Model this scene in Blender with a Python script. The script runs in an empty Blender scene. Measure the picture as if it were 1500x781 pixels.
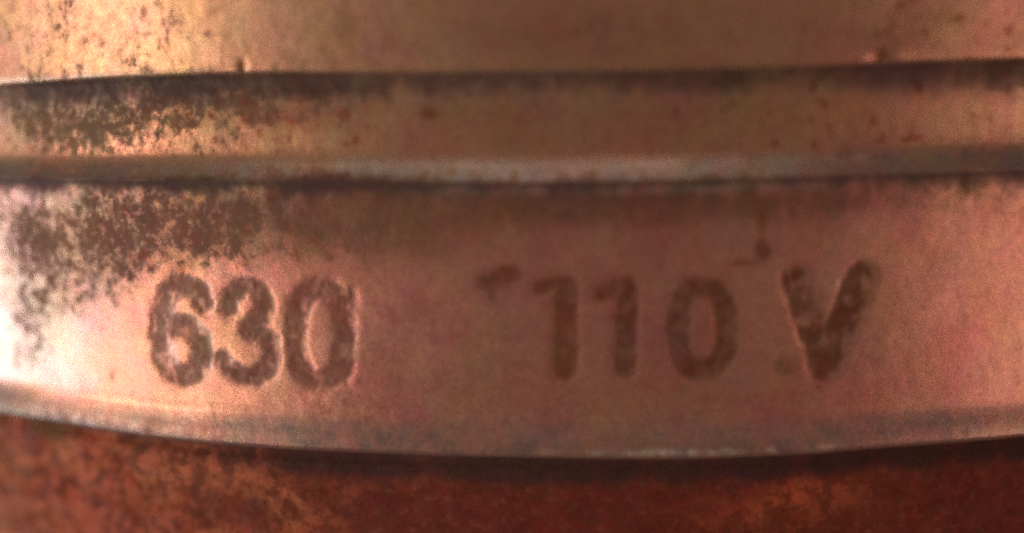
import bpy, math
import numpy as np

R = 0.050                      # radius of the metal collar, metres
PX = 4.0e-4 * R                # one chart unit on the surface (0.02 mm)
SC = bpy.context.scene
COL = SC.collection

# ------------------------------------------------------------------ camera
D, YAW, PITCH, ROLL, FOC = 0.5595, -0.0570, 0.1623, -0.0166, 1400.0
def frame():
    cy, sy, cp, sp = math.cos(YAW), math.sin(YAW), math.cos(PITCH), math.sin(PITCH)
    F = np.array([sy*cp, cy*cp, -sp]); X = np.array([cy, -sy, 0.0]); U = np.cross(X, F)
    cr, sr = math.cos(ROLL), math.sin(ROLL)
    return np.array([0, -(1+D), 0.0]), F, cr*X + sr*U, -sr*X + cr*U
EYE, FWD, RGT, UP = frame()
cam = bpy.data.objects.new('camera', bpy.data.cameras.new('camera'))
COL.objects.link(cam)
from mathutils import Matrix, Vector
M = Matrix.Identity(4)
for i in range(3):
    M[i][0] = RGT[i]; M[i][1] = UP[i]; M[i][2] = -FWD[i]; M[i][3] = EYE[i]*R
cam.matrix_world = M
cam.data.sensor_width = 36.0
cam.data.lens = 36.0*FOC/1500.0
cam.data.clip_start = 0.001
cam.data.clip_end = 20.0
cam.data.dof.use_dof = True
cam.data.dof.focus_distance = 0.0300
cam.data.dof.aperture_fstop = 11.5
SC.camera = cam
SC.cycles.filter_width = 2.6
SC.cycles.max_bounces = 6
SC.cycles.use_denoising = False
SC.cycles.use_adaptive_sampling = True
SC.cycles.adaptive_threshold = 0.06
SC.cycles.adaptive_min_samples = 16

# ------------------------------------------------------------------ world
w = bpy.data.worlds.new('World'); SC.world = w; w.use_nodes = True
bg = w.node_tree.nodes['Background']
bg.inputs[0].default_value = (0.42, 0.27, 0.21, 1); bg.inputs[1].default_value = 0.21

# ------------------------------------------------------------------ lamps
def area(name, az, el, dist, sx, sy, power, col, aim=(0, -0.045, -0.004)):
    l = bpy.data.lights.new(name, 'AREA'); l.shape = 'RECTANGLE'
    l.size = sx; l.size_y = sy; l.energy = power; l.color = col
    o = bpy.data.objects.new(name, l); COL.objects.link(o)
    a, e = math.radians(az), math.radians(el)
    d = Vector((math.sin(a)*math.cos(e), -math.cos(a)*math.cos(e), math.sin(e)))
    o.location = Vector(aim) + d*dist
    o.rotation_euler = d.to_track_quat('Z', 'Y').to_euler()
    return o
area('window_light', -80, -14, 0.45, 0.20, 0.16, 1.15, (0.70, 0.93, 1.0))
area('warm_lamp_light', -58, 6, 0.45, 0.11, 0.07, 0.66, (1.0, 0.77, 0.58))
area('warm_side_light', -52, -15, 0.45, 0.10, 0.09, 0.32, (1.0, 0.74, 0.54))
area('right_side_light', 68, -6, 0.50, 0.30, 0.32, 0.74, (1.0, 0.66, 0.54))
area('overhead_light', -20, 62, 0.45, 0.50, 0.28, 0.56, (1.0, 0.95, 0.90))

SC.view_settings.view_transform = 'Standard'
SC.view_settings.look = 'None'
SC.view_settings.exposure = 0.0
SC.view_settings.gamma = 1.0
SC.view_settings.use_curve_mapping = False

# ------------------------------------------------------------------ surface chart
Y0 = 390.5
def unproj(px, py, rp=18.0):
    """point seen at (px, py) of the survey photograph -> (u, v) on the cylinder wall"""
    d = FWD*FOC + RGT*(px-750.0) - UP*(py-Y0)
    a = d[0]**2 + d[1]**2; b = 2*(EYE[0]*d[0]+EYE[1]*d[1]); c = EYE[0]**2+EYE[1]**2-(1+rp*4e-4)**2
    disc = b*b-4*a*c
    t = (-b-math.sqrt(max(disc, 0)))/(2*a)
    P = EYE+d*t
    return math.atan2(P[0], -P[1])/4e-4, -P[2]/4e-4
def UV(pts, rp=18.0): return np.array([unproj(*p, rp) for p in pts])

RA = UV([(0,127),(150,118),(375,110),(600,110),(750,108),(1000,106),(1200,100),(1350,94),(1500,90)], 6)
RB = UV([(0,262),(250,265),(500,265),(750,268),(1000,264),(1250,256),(1500,248)])
RC = UV([(0,605),(100,622),(250,645),(415,658),(500,662),(750,670),(1000,673),(1200,665),(1300,656),(1500,640)], 34)
def vof(ring):                     # nominal height of a ring and its hand-worn waver
    m = float(ring[:, 1].mean())
    def f(u):
        u = np.asarray(u, float)
        k = np.arange(-700, 701, 1.0)+0.0
        y = np.interp(k*1.6, ring[:, 0], ring[:, 1]-m)
        ker = np.hanning(101); ker /= ker.sum()
        y = np.convolve(np.pad(y, 50, mode='edge'), ker, 'valid')
        y *= np.exp(-(np.maximum(np.abs(k*1.6)-1050, 0)/200)**2)
        return np.interp(u, k*1.6, y)
    return m, f
VA, fA = vof(RA); VB, fB = vof(RB); VC, fC = vof(RC)

# ------------------------------------------------------------------ noise
def lattice(u, v, seed):
    rs = np.random.RandomState(seed); T = rs.rand(256, 256)
    iu = np.floor(u).astype(int); iv = np.floor(v).astype(int)
    fu = u-iu; fv = v-iv
    fu = fu*fu*fu*(fu*(fu*6-15)+10); fv = fv*fv*fv*(fv*(fv*6-15)+10)
    a = T[iu % 256, iv % 256]; b = T[(iu+1) % 256, iv % 256]
    c = T[iu % 256, (iv+1) % 256]; d = T[(iu+1) % 256, (iv+1) % 256]
    return (a*(1-fu)+b*fu)*(1-fv)+(c*(1-fu)+d*fu)*fv
def fbm(u, v, su, sv, seed, octv=4):
    s = 0; amp = 1; tot = 0
    for k in range(octv):
        s = s+amp*lattice(u/su*2**k+37.1*k, v/sv*2**k+11.7*k, seed+k); tot += amp; amp *= .55
    return s/tot-0.5

# ------------------------------------------------------------------ profile (v grows downward, r offset), chart units
def prof(v):
    a, b, c = VA, VB, VC
    k = np.array([
        (a-5000, 8), (a-40, 8), (a-14, 8.5), (a-7, 8), (a-3, 6), (a, 2), (a+4, -2), (a+14, -4), (a+40, -4.5), (a+70, -5),
        (b-62, -4), (b-50, -3), (b-38, -1), (b-27, 3), (b-14, 9.5), (b-4, 15), (b, 18), (b+5, 17.5), (b+9, 17.5),
        (b+14, 18.5), (b+24, 18.5), (b+40, 18), (b+150, 18), (c-120, 18), (c-80, 18), (c-62, 18.3), (c-50, 20.5), (c-36, 25.5),
        (c-22, 31), (c-10, 34.5), (c-2, 34.5), (c+3, 27), (c+8, 13), (c+13, 4), (c+24, 0), (c+60, 0), (c+5000, 0)])
    return np.interp(v, k[:, 0], k[:, 1])

def rows_between(a, b, step):
    n = max(1, int(round((b-a)/step))); return list(np.linspace(a, b, n+1)[:-1])
vs = []
vs += [VA-1500, VA-1480, VA-1300, VA-900, VA-600, VA-420]
vs += rows_between(VA-300, VA-20, 4.0) + rows_between(VA-20, VA+20, 1.6)
iA = len(vs)-1
vs += rows_between(VA+20, VB-60, 2.6) + rows_between(VB-60, VB+30, 1.6) + rows_between(VB+30, VC-110, 2.2)
vs += rows_between(VC-110, VC+30, 1.6) + rows_between(VC+30, VC+330, 2.6)
vs += [VC+330, VC+500, VC+800, VC+1180, VC+1200]
vs = np.array(vs)
us = np.concatenate([np.linspace(-math.pi/4e-4, -2400, 60)[:-1], np.linspace(-2400, -1250, 90)[:-1],
                     np.linspace(-1250, 1000, 1050)[:-1], np.linspace(1000, 2400, 90)[:-1],
                     np.linspace(2400, math.pi/4e-4, 60)])
U, V = np.meshgrid(us, vs)
ker = np.array([1, 2, 3, 2, 1.])/9
r = prof(V)
r = (prof(V-5.0)+2*prof(V-2.5)+3*prof(V)+2*prof(V+2.5)+prof(V+5.0))/9       # edges worn round
fade = np.clip((5500-np.abs(U))/1500, 0, 1)
r = r + fade*(fbm(U, V, 420, 260, 5, 3)*7 + fbm(U, V, 60, 60, 9, 3)*1.1)
at_u = lambda px: unproj(px, 640)[0]
# rough scale of the lower body and dark corroded patch
low = np.clip((V-VC-10)/20, 0, 1)
r = r + low*(5+11*np.clip((at_u(700)-U)/500, 0, 1))*np.clip(1-(V-VC)/500, 0, 1)
r = r + low*fade*fbm(U, V, 34, 34, 21, 3)*3.0

def at(px, py): return unproj(px, py)
def blob(px, py, sx, sy, rot=0.0):
    cu, cv = at(px, py); c, s = math.cos(rot), math.sin(rot)
    du, dv = U-cu, V-cv
    return np.exp(-(((du*c+dv*s)/sx)**2+((-du*s+dv*c)/sy)**2))

# dents in the worn edges
r -= 3.2*blob(1290, 88, 14, 14); r += 1.2*blob(1316, 82, 14, 12)
r -= 1.6*blob(1120, 330, 12, 50); r -= 1.2*blob(1095, 384, 26, 8, -.35)
r -= 3*blob(1420, 268, 34, 14, -.3)
r -= 2.5*blob(352, 104, 7, 12)

# ------------------------------------------------------------------ stamped characters
Z7 = lambda p: (194+p[0]/3.72, 381+p[1]/3.72)
Z8 = lambda p: (680+p[0]/2.344, 370+p[1]/2.344)
def ellipse(cx, cy, rx, ry, n=26, p=2.5):
    out = []
    for i in range(n+1):
        t = 2*math.pi*i/n; c, s = math.cos(t), math.sin(t)
        out.append((cx+rx*math.copysign(abs(c)**(2/p), c), cy+ry*math.copysign(abs(s)**(2/p), s)))
    return out
GLYPHS = [
 ('stamped_digit', 'stamped numeral 6', [([Z7(p) for p in [(385,232),(372,180),(310,150),(240,150),(185,200),(160,300),(152,420),(165,530),(215,605),(290,630),(355,600),(385,520),(375,430),(325,375),(260,350),(190,380)]], 15.5)]),
 ('stamped_digit', 'stamped numeral 3', [([Z7(p) for p in [(528,262),(530,215),(575,165),(640,150),(700,178),(722,245),(705,315),(650,375)]], 12.5),
                                       ([Z7(p) for p in [(640,385),(700,400),(748,450),(758,520),(735,600),(670,640),(590,625),(525,580),(495,540)]], 12.5)]),
 ('stamped_digit', 'stamped numeral 0 after the 3', [([Z7(p) for p in ellipse(1025, 412, 135, 250)], 14), ([Z7(p) for p in [(1195,190),(1190,300),(1165,430),(1195,560),(1165,650)]], 6)]),
 ('stamped_mark', 'faint slanting scuff before the two ones', [([Z8(p) for p in [(60,110),(110,85),(112,84)]], 9), ([Z8(p) for p in [(88,100),(100,145)]], 9), ([Z8(p) for p in [(150,62),(168,66)]], 7)]),
 ('stamped_digit', 'stamped numeral 1, first of the pair', [([Z8(p) for p in [(352,112),(350,250),(348,400)]], 17.5), ([Z8(p) for p in [(262,118),(300,105),(345,105)]], 12)]),
 ('stamped_digit', 'stamped numeral 1, next to the 0', [([Z8(p) for p in [(562,110),(558,250),(556,400)]], 15.5), ([Z8(p) for p in [(472,142),(510,118),(555,102)]], 12)]),
 ('stamped_digit', 'stamped numeral 0 before the V', [([Z8(p) for p in ellipse(820, 258, 84, 142)], 16.5)]),
 ('stamped_point', 'faint round point before the V', [([Z8(p) for p in [(1090,385),(1112,395)]], 11)]),
 ('stamped_letter', 'stamped letter V', [([Z8(p) for p in [(1140,92),(1185,230),(1235,390)]], 19), ([Z8(p) for p in [(1362,92),(1310,230),(1238,390)]], 22)]),
]
wu = U + fbm(U, V, 14, 14, 33, 3)*7; wv = V + fbm(U, V, 14, 14, 43, 3)*7
DEPTH = [1, 1, 1, .35, .8, .85, .95, .4, .95]
owner = np.full(U.shape, -1); mark = np.zeros(U.shape); sdall = np.full(U.shape, 1e3)
for gi, (nm, lab, strokes) in enumerate(GLYPHS):
    sd = np.full(U.shape, 1e3)
    for pts, hw in strokes:
        P = UV(pts)
        sel = (np.abs(U-P[:, 0].mean()) < 140) & (np.abs(V-P[:, 1].mean()) < 140)
        a_, b_ = wu[sel], wv[sel]; best = np.full(a_.shape, 1e3)
        for p, q in zip(P[:-1], P[1:]):
            e = q-p; L = max(e @ e, 1e-9)
            t = np.clip(((a_-p[0])*e[0]+(b_-p[1])*e[1])/L, 0, 1)
            best = np.minimum(best, np.hypot(a_-p[0]-t*e[0], b_-p[1]-t*e[1])-hw*1.2)
        sd[sel] = np.minimum(sd[sel], best)
    owner[(sd < 0)] = gi
    k = 1/(1+np.exp(sd/2.4))
    mark = np.maximum(mark, k*[.74, .84, .82, .85, .95, 1.0, 1.0, .8, 1.0][gi])
    dp = DEPTH[gi]
    r = r - dp*2.5*(1/(1+np.exp((sd+1.0)/3.2)))
    if gi < 3 or gi == 8: mark = mark*(1-k*np.clip(fbm(U, V, 16, 24, 101+gi, 3)*2.4-(.02 if gi < 3 else .14), 0, .5))
    r = r + dp*k*fbm(U, V, 14, 14, 61+gi, 2)*1.6

# ------------------------------------------------------------------ corrosion and dirt masks (stains with their own shape), plus painted shade and highlights
st = np.zeros(U.shape)
for px, py, sx, sy, a in [
    (90,170,150,56,1.0),(290,150,150,46,.95),(450,165,110,42,.55),
    (130,335,190,85,.85),(350,312,270,66,.95),(580,335,110,60,.6),(900,290,260,34,.6),(1300,285,170,30,.3),(40,450,90,90,.65),(150,410,90,55,.5),(40,550,60,50,.25),
    (40,40,90,80,.38),(200,60,150,60,.3),(620,290,200,30,.4),(860,50,260,50,.42),
    (70,630,60,22,.6),(700,180,120,40,.15),
    (1395,30,40,20,.45),(1300,30,60,30,.25),(1320,60,60,20,.2),
    (1430,275,60,14,.45),(1180,300,160,30,.3),(900,310,260,30,.25),
    (30,340,80,60,.5),(70,430,70,70,.35),(50,520,60,50,.25),(240,350,160,50,.4),(30,180,60,50,.4),(200,200,200,40,.3),(420,340,90,60,.25),
    (70,630,60,22,.6),(700,180,120,40,.15)]:
    st = st + a*blob(px, py, sx, sy)
spots = np.zeros(U.shape)
for px, py, sx, sy, a in [(622,165,15,11,1),(1357,203,9,5,1),(1338,206,10,5,.9),(1297,208,12,6,.6),(1141,210,7,6,.9),(1237,228,6,6,.7),
    (1290,230,8,5,.6),(1207,145,7,7,.5),(1080,148,7,7,.6),(1412,27,12,8,1),(1347,26,9,5,.6),(1361,48,7,7,.5),(352,100,6,14,.9),(262,95,6,6,.6),(1296,80,10,12,.8),
    (130,52,6,6,.6),(1118,368,14,12,.9),(1116,325,10,44,.5),(748,398,15,10,1.2),(1354,454,9,5,.4),(1405,630,8,6,.7),(1198,540,6,6,.5),(1200,565,8,7,.6),(240,372,12,16,.6),
    (1085,384,28,5,.6),(722,410,26,17,.75),(60,618,16,11,.8)]:
    spots += a*blob(px, py, sx, sy)
rsp = np.random.RandomState(17)
for (x0, x1, y0, y1, cnt, amp) in [(0,520,0,118,34,.38),(0,520,130,225,80,.8),(1150,1500,0,88,46,.8),(950,1500,110,225,44,.7),
                                   (560,950,130,225,14,.35),(20,560,275,400,110,.8),(0,200,330,560,40,.55),(560,1500,290,380,30,.3)]:
    for _ in range(cnt):
        g = rsp.uniform(2.5, 6.5)
        spots += amp*rsp.uniform(.35, 1)*blob(rsp.uniform(x0, x1), rsp.uniform(y0, y1), g*rsp.uniform(.8, 1.5), g*rsp.uniform(.8, 1.9), rsp.uniform(-.5, .5))
spots = np.clip(spots, 0, 1.2)
rust_shade = np.clip((U-at(300, 700)[0])/480+fbm(U, V, 110, 90, 81, 3)*1.6, 0, 1)  # red corrosion, with the darker lighting towards the right painted in
rust_shade = np.clip(rust_shade+.5*blob(620, 760, 220, 60)+.4*blob(300, 740, 120, 40)-.9*blob(1190, 720, 70, 28)-.5*blob(1110, 760, 120, 30), 0, 1)
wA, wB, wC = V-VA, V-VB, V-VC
grime_shade = (np.exp(-(np.maximum(wA-4, 0)/44)**2)*(wA > -3)*(1.0+.4*np.tanh(fbm(U, V, 120, 400, 71, 3)*1.6))  # joint dirt together with painted shadow below each ring lip
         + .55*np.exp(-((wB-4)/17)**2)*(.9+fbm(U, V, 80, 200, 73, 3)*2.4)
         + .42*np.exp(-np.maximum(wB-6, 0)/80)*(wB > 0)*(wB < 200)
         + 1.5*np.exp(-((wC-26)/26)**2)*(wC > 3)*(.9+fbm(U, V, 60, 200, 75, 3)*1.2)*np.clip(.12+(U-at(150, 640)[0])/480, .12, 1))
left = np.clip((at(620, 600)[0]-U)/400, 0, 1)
grime_shade += left*(.42*np.exp(-((wC-1)/13)**2)+.36*np.exp(-((wC+18)/20)**2)+.0*wC) + left*.35*np.exp(-((wB+1)/8)**2)  # painted darkening that dulls the bright lip edges on the left
grime_shade = np.clip(grime_shade*(1+fbm(U, V, 22, 30, 87, 4)*.4), 0, 1.2)

grey_sheen = np.clip(1-np.abs(V-(VB-12))/27, 0, 1)+np.clip(1-np.abs(V-(VC-20))/40, 0, 1)  # grey painted on both shoulders for the cool light they reflect
grey_sheen = np.clip(grey_sheen*1.5, 0, 1)
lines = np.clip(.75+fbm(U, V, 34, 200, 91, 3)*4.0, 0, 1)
worn = 1.2*np.exp(-((V-VB-13)/4.5)**2)*lines*np.clip(1-np.abs(U-(at(880, 275)[0]))/330, 0, 1)**.4  # polished edge wear, with the thin edge highlights painted in pale
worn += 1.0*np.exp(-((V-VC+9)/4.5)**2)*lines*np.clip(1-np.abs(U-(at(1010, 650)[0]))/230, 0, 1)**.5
worn += .30*blob(45, 500, 120, 62)+.12*blob(30, 300, 60, 60)  # window glare painted pale over silvery wear at the far left
worn += .15*np.exp(-((V-VB+24)/7)**2)*np.clip(.4+fbm(U, V, 30, 200, 95, 3)*3, 0, 1)*(np.abs(U)<500)

# ------------------------------------------------------------------ positions, normals
VW = V + np.where(V < VB, np.interp(V, [VA-900, VA], [0, 1])*fA(U)*np.clip((VB-V)/(VB-VA), 0, 1) + np.clip((V-VA)/(VB-VA), 0, 1)*fB(U),
                  fB(U)*np.clip((VC-V)/(VC-VB), 0, 1) + fC(U)*np.clip((V-VB)/(VC-VB), 0, 1)*np.clip((VC+900-V)/900, 0, 1))
TH = U*4e-4
rr = 1+r*4e-4
rr[0, :] = 0.0; rr[1, :] = .985; rr[-1, :] = 0.0; rr[-2, :] = .96
VW[0, :] = VA-1500; VW[1, :] = VW[0, 0]+.5; VW[-1, :] = VC+1200; VW[-2, :] = VC+1199.5
Pn = np.stack([rr*np.sin(TH), -rr*np.cos(TH), -VW*4e-4], -1)*R
du = np.gradient(Pn, axis=1); dv = np.gradient(Pn, axis=0)
N = np.cross(dv, du); N /= np.maximum(np.linalg.norm(N, axis=-1, keepdims=True), 1e-12)
out = np.stack([np.sin(TH), -np.cos(TH), 0*TH], -1)
sg = np.sign((N*out).sum(-1)); sg[sg == 0] = 1
N *= sg[..., None]
N[0] = (0, 0, 1); N[1] = (0, 0, 1); N[-1] = (0, 0, -1); N[-2] = (0, 0, -1)

# ------------------------------------------------------------------ material
def metal(name, tan, pink, oxide_a, oxide_b, bias, rough, metallic, grain=1.0, mott=.5, aniso=.85, cloud=0, spec=.28, olive=(0.15, .092, .045)):
    m = bpy.data.materials.new(name); m.use_nodes = True
    nt = m.node_tree; n = nt.nodes; L = nt.links.new
    bs = n['Principled BSDF']
    tc = n.new('ShaderNodeTexCoord')
    def mapping(sx, sy, sz):
        k = n.new('ShaderNodeMapping'); k.inputs['Scale'].default_value = (sx, sy, sz)
        L(tc.outputs['Object'], k.inputs[0]); return k.outputs[0]
    def noise(vec, scale, det=4, ro=.6, dist=0.0):
        k = n.new('ShaderNodeTexNoise'); k.inputs['Scale'].default_value = scale
        k.inputs['Detail'].default_value = det; k.inputs['Roughness'].default_value = ro
        k.inputs['Distortion'].default_value = dist
        L(vec, k.inputs['Vector']); return k.outputs['Fac']
    def attr(a):
        k = n.new('ShaderNodeAttribute'); k.attribute_name = a; return k.outputs['Fac']
    def mth(op, a, b=None, clamp=False):
        k = n.new('ShaderNodeMath'); k.operation = op; k.use_clamp = clamp
        for i, x in enumerate([a, b]):
            if x is None: continue
            if isinstance(x, (int, float)): k.inputs[i].default_value = x
            else: L(x, k.inputs[i])
        return k.outputs[0]
    def ramp(x, a, b, c=0.0, d=1.0):
        k = n.new('ShaderNodeMapRange'); k.interpolation_type = 'SMOOTHSTEP'
        L(x, k.inputs[0])
        for i, q in enumerate((a, b, c, d)): k.inputs[i+1].default_value = q
        return k.outputs[0]
    def mix(f, a, b, mode='MIX'):
        k = n.new('ShaderNodeMix'); k.data_type = 'RGBA'; k.blend_type = mode
        if isinstance(f, (int, float)): k.inputs[0].default_value = f
        else: L(f, k.inputs[0])
        for i, x in ((6, a), (7, b)):
            if isinstance(x, tuple): k.inputs[i].default_value = (*x, 1)
            else: L(x, k.inputs[i])
        return k.outputs[2]
    o = mapping(1, 1, 1); streak = mapping(1, 1, aniso); hs = mapping(.35, .35, 1)
    n_big = noise(o, 260, 3, .55)             # 4 mm clouds
    n_mid = noise(streak, 900, 4, .65, .4)    # 1 mm blotches drawn out upright
    n_fin = noise(streak, 2600, 4, .7, .3)
    n_gr = noise(o, 13000, 2, .7)
    n_hs = noise(hs, 1700, 4, .7)
    base = mix(ramp(n_big, .40, .60), tan, pink)
    base = mix(ramp(n_hs, .5, .72, 0, .30), base, tuple(x*.62 for x in pink))
    base = mix(ramp(n_mid, .52, .74, 0, .35*mott*2), base, tuple(x for x in (pink[0]*.62, pink[1]*.42, pink[2]*.36)))
    base = mix(ramp(n_fin, .34, .66, 0, .22), base, tuple(min(1, x*1.35) for x in tan))
    br = mth('MULTIPLY', attr('grey_sheen'), ramp(mth('ADD', n_fin, n_mid), .75, 1.2, 1.0, .35))
    base = mix(mth('MULTIPLY', br, .76), base, (.205, .195, .185))  # painted grey reflection of the shoulders
    base = mix(mth('MULTIPLY', attr('worn'), ramp(n_fin, .35, .55)), base, (.86, .74, .66))  # pale edge wear and painted highlights
    if cloud:
        base = mix(mth('MULTIPLY', attr('rust_shade'), .90), base, (.125, .012, .011))
        base = mix(ramp(noise(o, 1700, 5, .75, .4), .43, .57, 0, cloud*1.35), base, tuple(x*.28 for x in pink))
        base = mix(ramp(noise(mapping(1, 1, 1.2), 2900, 4, .7), .50, .72, 0, cloud*.55), base, (.36, .12, .06))
    # per-blotch oxide
    soft = ramp(mth('ADD', attr('stain'), mth('MULTIPLY', mth('SUBTRACT', n_fin, .5), 2.0)), .0, 1.05, 0, .85)
    base = mix(soft, base, mix(ramp(n_mid, .4, .6), (.20, .105, .055), (.15, .062, .034)))
    cn = mth('ADD', mth('MULTIPLY', n_mid, .42), mth('MULTIPLY', n_fin, .58))
    thr = mth('ADD', mth('MULTIPLY', mth('MINIMUM', attr('stain'), 1.3), .21), bias)
    ox = ramp(mth('ADD', cn, thr), .46, .69)
    ox = mth('MULTIPLY', ox, ramp(noise(o, 4200, 3, .7), .36, .50, .35, 1.0))
    n_h = noise(o, 1100, 4, .65)
    oxc = mix(ramp(n_h, .38, .62), oxide_a, oxide_b)
    oxc = mix(mth('MULTIPLY', ramp(n_big, .44, .56), ramp(attr('stain'), .2, .8)), oxc, olive)
    base = mix(mth('MULTIPLY', ox, .36), base, oxc)
    # spots, dirt and painted shade along the joints, patina in the stamped marks
    sp = mth('MULTIPLY', attr('spots'), ramp(n_fin, .30, .52, .35, 1.0))
    base = mix(mth('MULTIPLY', ramp(sp, .10, .65), .72), base, (oxide_a[0]*1.15, oxide_a[1]*.85, oxide_a[2]*.8))
    g = ramp(mth('ADD', attr('grime_shade'), mth('MULTIPLY', mth('SUBTRACT', cn, .5), 1.1)), .0, 1.15)
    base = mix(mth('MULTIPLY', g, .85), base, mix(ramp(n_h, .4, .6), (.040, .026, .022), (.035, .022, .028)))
    mk = mth('MULTIPLY', attr('mark'), ramp(mth('ADD', mth('MULTIPLY', n_fin, .5), mth('MULTIPLY', n_h, .5)), .42, .66, 1.0, .68))
    base = mix(mth('MULTIPLY', mk, .97), base, mix(ramp(n_h, .42, .6), (.125, .036, .019), (.085, .036, .018)))
    # faint shifts of hue in the tarnish film
    for sc_, fa in ((2300, .09), (700, .15)):
        k = n.new('ShaderNodeTexNoise'); k.inputs['Scale'].default_value = sc_; k.inputs['Detail'].default_value = 3
        L(streak if sc_ > 1000 else o, k.inputs['Vector'])
        cc = n.new('ShaderNodeBrightContrast'); cc.inputs['Contrast'].default_value = .9
        L(k.outputs['Color'], cc.inputs['Color'])
        base = mix(fa, base, cc.outputs[0], 'SOFT_LIGHT')
    # sparse dust grain
    base = mix(ramp(n_gr, .3, .75, 0, .42), base, (.11, .05, .035))
    L(base, bs.inputs['Base Color'])
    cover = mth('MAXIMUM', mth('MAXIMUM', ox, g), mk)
    L(ramp(cover, 0, 1, metallic, metallic*.12), bs.inputs['Metallic'])
    rg = mth('ADD', ramp(cover, 0, 1, rough, rough+.30), mth('MULTIPLY', mth('SUBTRACT', n_fin, .5), .28))
    L(rg, bs.inputs['Roughness'])
    L(ramp(cover, 0, 1, spec, spec*.3), bs.inputs['Specular IOR Level'])
    h = mth('ADD', mth('ADD', mth('MULTIPLY', n_mid, .5), mth('MULTIPLY', n_fin, .30)), mth('ADD', mth('MULTIPLY', n_gr, .05), mth('MULTIPLY', ox, -.25)))
    bp = n.new('ShaderNodeBump'); bp.inputs['Strength'].default_value = .40*grain
    bp.inputs['Distance'].default_value = 0.00006
    L(h, bp.inputs['Height']); L(bp.outputs[0], bs.inputs['Normal'])
    return m
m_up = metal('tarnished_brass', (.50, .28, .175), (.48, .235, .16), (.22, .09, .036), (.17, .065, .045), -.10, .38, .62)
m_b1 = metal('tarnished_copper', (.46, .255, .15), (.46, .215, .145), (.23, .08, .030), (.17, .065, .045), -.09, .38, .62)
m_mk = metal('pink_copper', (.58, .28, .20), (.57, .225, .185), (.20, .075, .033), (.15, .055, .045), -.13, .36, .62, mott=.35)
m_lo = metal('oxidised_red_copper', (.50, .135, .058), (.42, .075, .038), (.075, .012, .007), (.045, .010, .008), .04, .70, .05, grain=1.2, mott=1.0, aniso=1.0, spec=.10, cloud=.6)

# ------------------------------------------------------------------ objects
root = bpy.data.objects.new('metal_collar', None); COL.objects.link(root)
root['label'] = 'worn copper coloured round metal collar stamped 630 and 110 V, with two raised rings'
root['category'] = 'metal collar'
NR, NC = U.shape
faces_r = np.arange(NR-1)[:, None]+np.zeros((1, NC-1), int)
faces_c = np.arange(NC-1)[None, :]+np.zeros((NR-1, 1), int)
fowner = np.full((NR-1, NC-1), -1)
o4 = np.stack([owner[:-1, :-1], owner[1:, :-1], owner[:-1, 1:], owner[1:, 1:]])
fowner = np.where((o4 >= 0).sum(0) >= 2, o4.max(0), -1)
def piece(name, mask, mat, label=None):
    rr_, cc_ = np.nonzero(mask)
    q = np.stack([rr_*NC+cc_, (rr_+1)*NC+cc_, (rr_+1)*NC+cc_+1, rr_*NC+cc_+1], 1)
    ids, inv = np.unique(q, return_inverse=True); q = inv.reshape(-1, 4)
    me = bpy.data.meshes.new(name)
    co = Pn.reshape(-1, 3)[ids]
    me.vertices.add(len(ids)); me.vertices.foreach_set('co', co.ravel())
    me.loops.add(q.size); me.loops.foreach_set('vertex_index', q.ravel().astype(np.int32))
    me.polygons.add(len(q)); me.polygons.foreach_set('loop_start', np.arange(0, q.size, 4, dtype=np.int32))
    me.polygons.foreach_set('loop_total', np.full(len(q), 4, dtype=np.int32))
    me.update(calc_edges=True)
    me.polygons.foreach_set('use_smooth', np.ones(len(q), bool))
    for an, arr in (('stain', st), ('grey_sheen', grey_sheen), ('worn', worn), ('rust_shade', rust_shade), ('spots', spots), ('grime_shade', grime_shade), ('mark', mark)):
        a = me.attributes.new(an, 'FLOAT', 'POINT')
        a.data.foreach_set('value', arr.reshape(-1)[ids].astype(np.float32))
    me.normals_split_custom_set_from_vertices(N.reshape(-1, 3)[ids].tolist())
    me.materials.append(mat)
    o = bpy.data.objects.new(name, me); COL.objects.link(o); o.parent = root
    if label: o['label'] = label
    return o
vm = (V[:-1, :-1]+V[1:, 1:])/2
free = fowner < 0
piece('upper_shell', (vm < VA+2) & free, m_up)
piece('narrow_band', (vm >= VA+2) & (vm < VB-40) & free, m_b1)
piece('raised_ring', (vm >= VB-40) & (vm < VB+8) & free, m_b1)
band = piece('marked_band', (vm >= VB+8) & (vm < VC-62) & free, m_mk)
piece('raised_ring', (vm >= VC-62) & (vm < VC+8) & free, m_mk)
piece('lower_body', (vm >= VC+8) & free, m_lo)
for gi, (nm, lab, s_) in enumerate(GLYPHS):
    o = piece(nm, fowner == gi, m_mk, lab)
    o.parent = band
print('tris', 2*(NR-1)*(NC-1), VA, VB, VC)
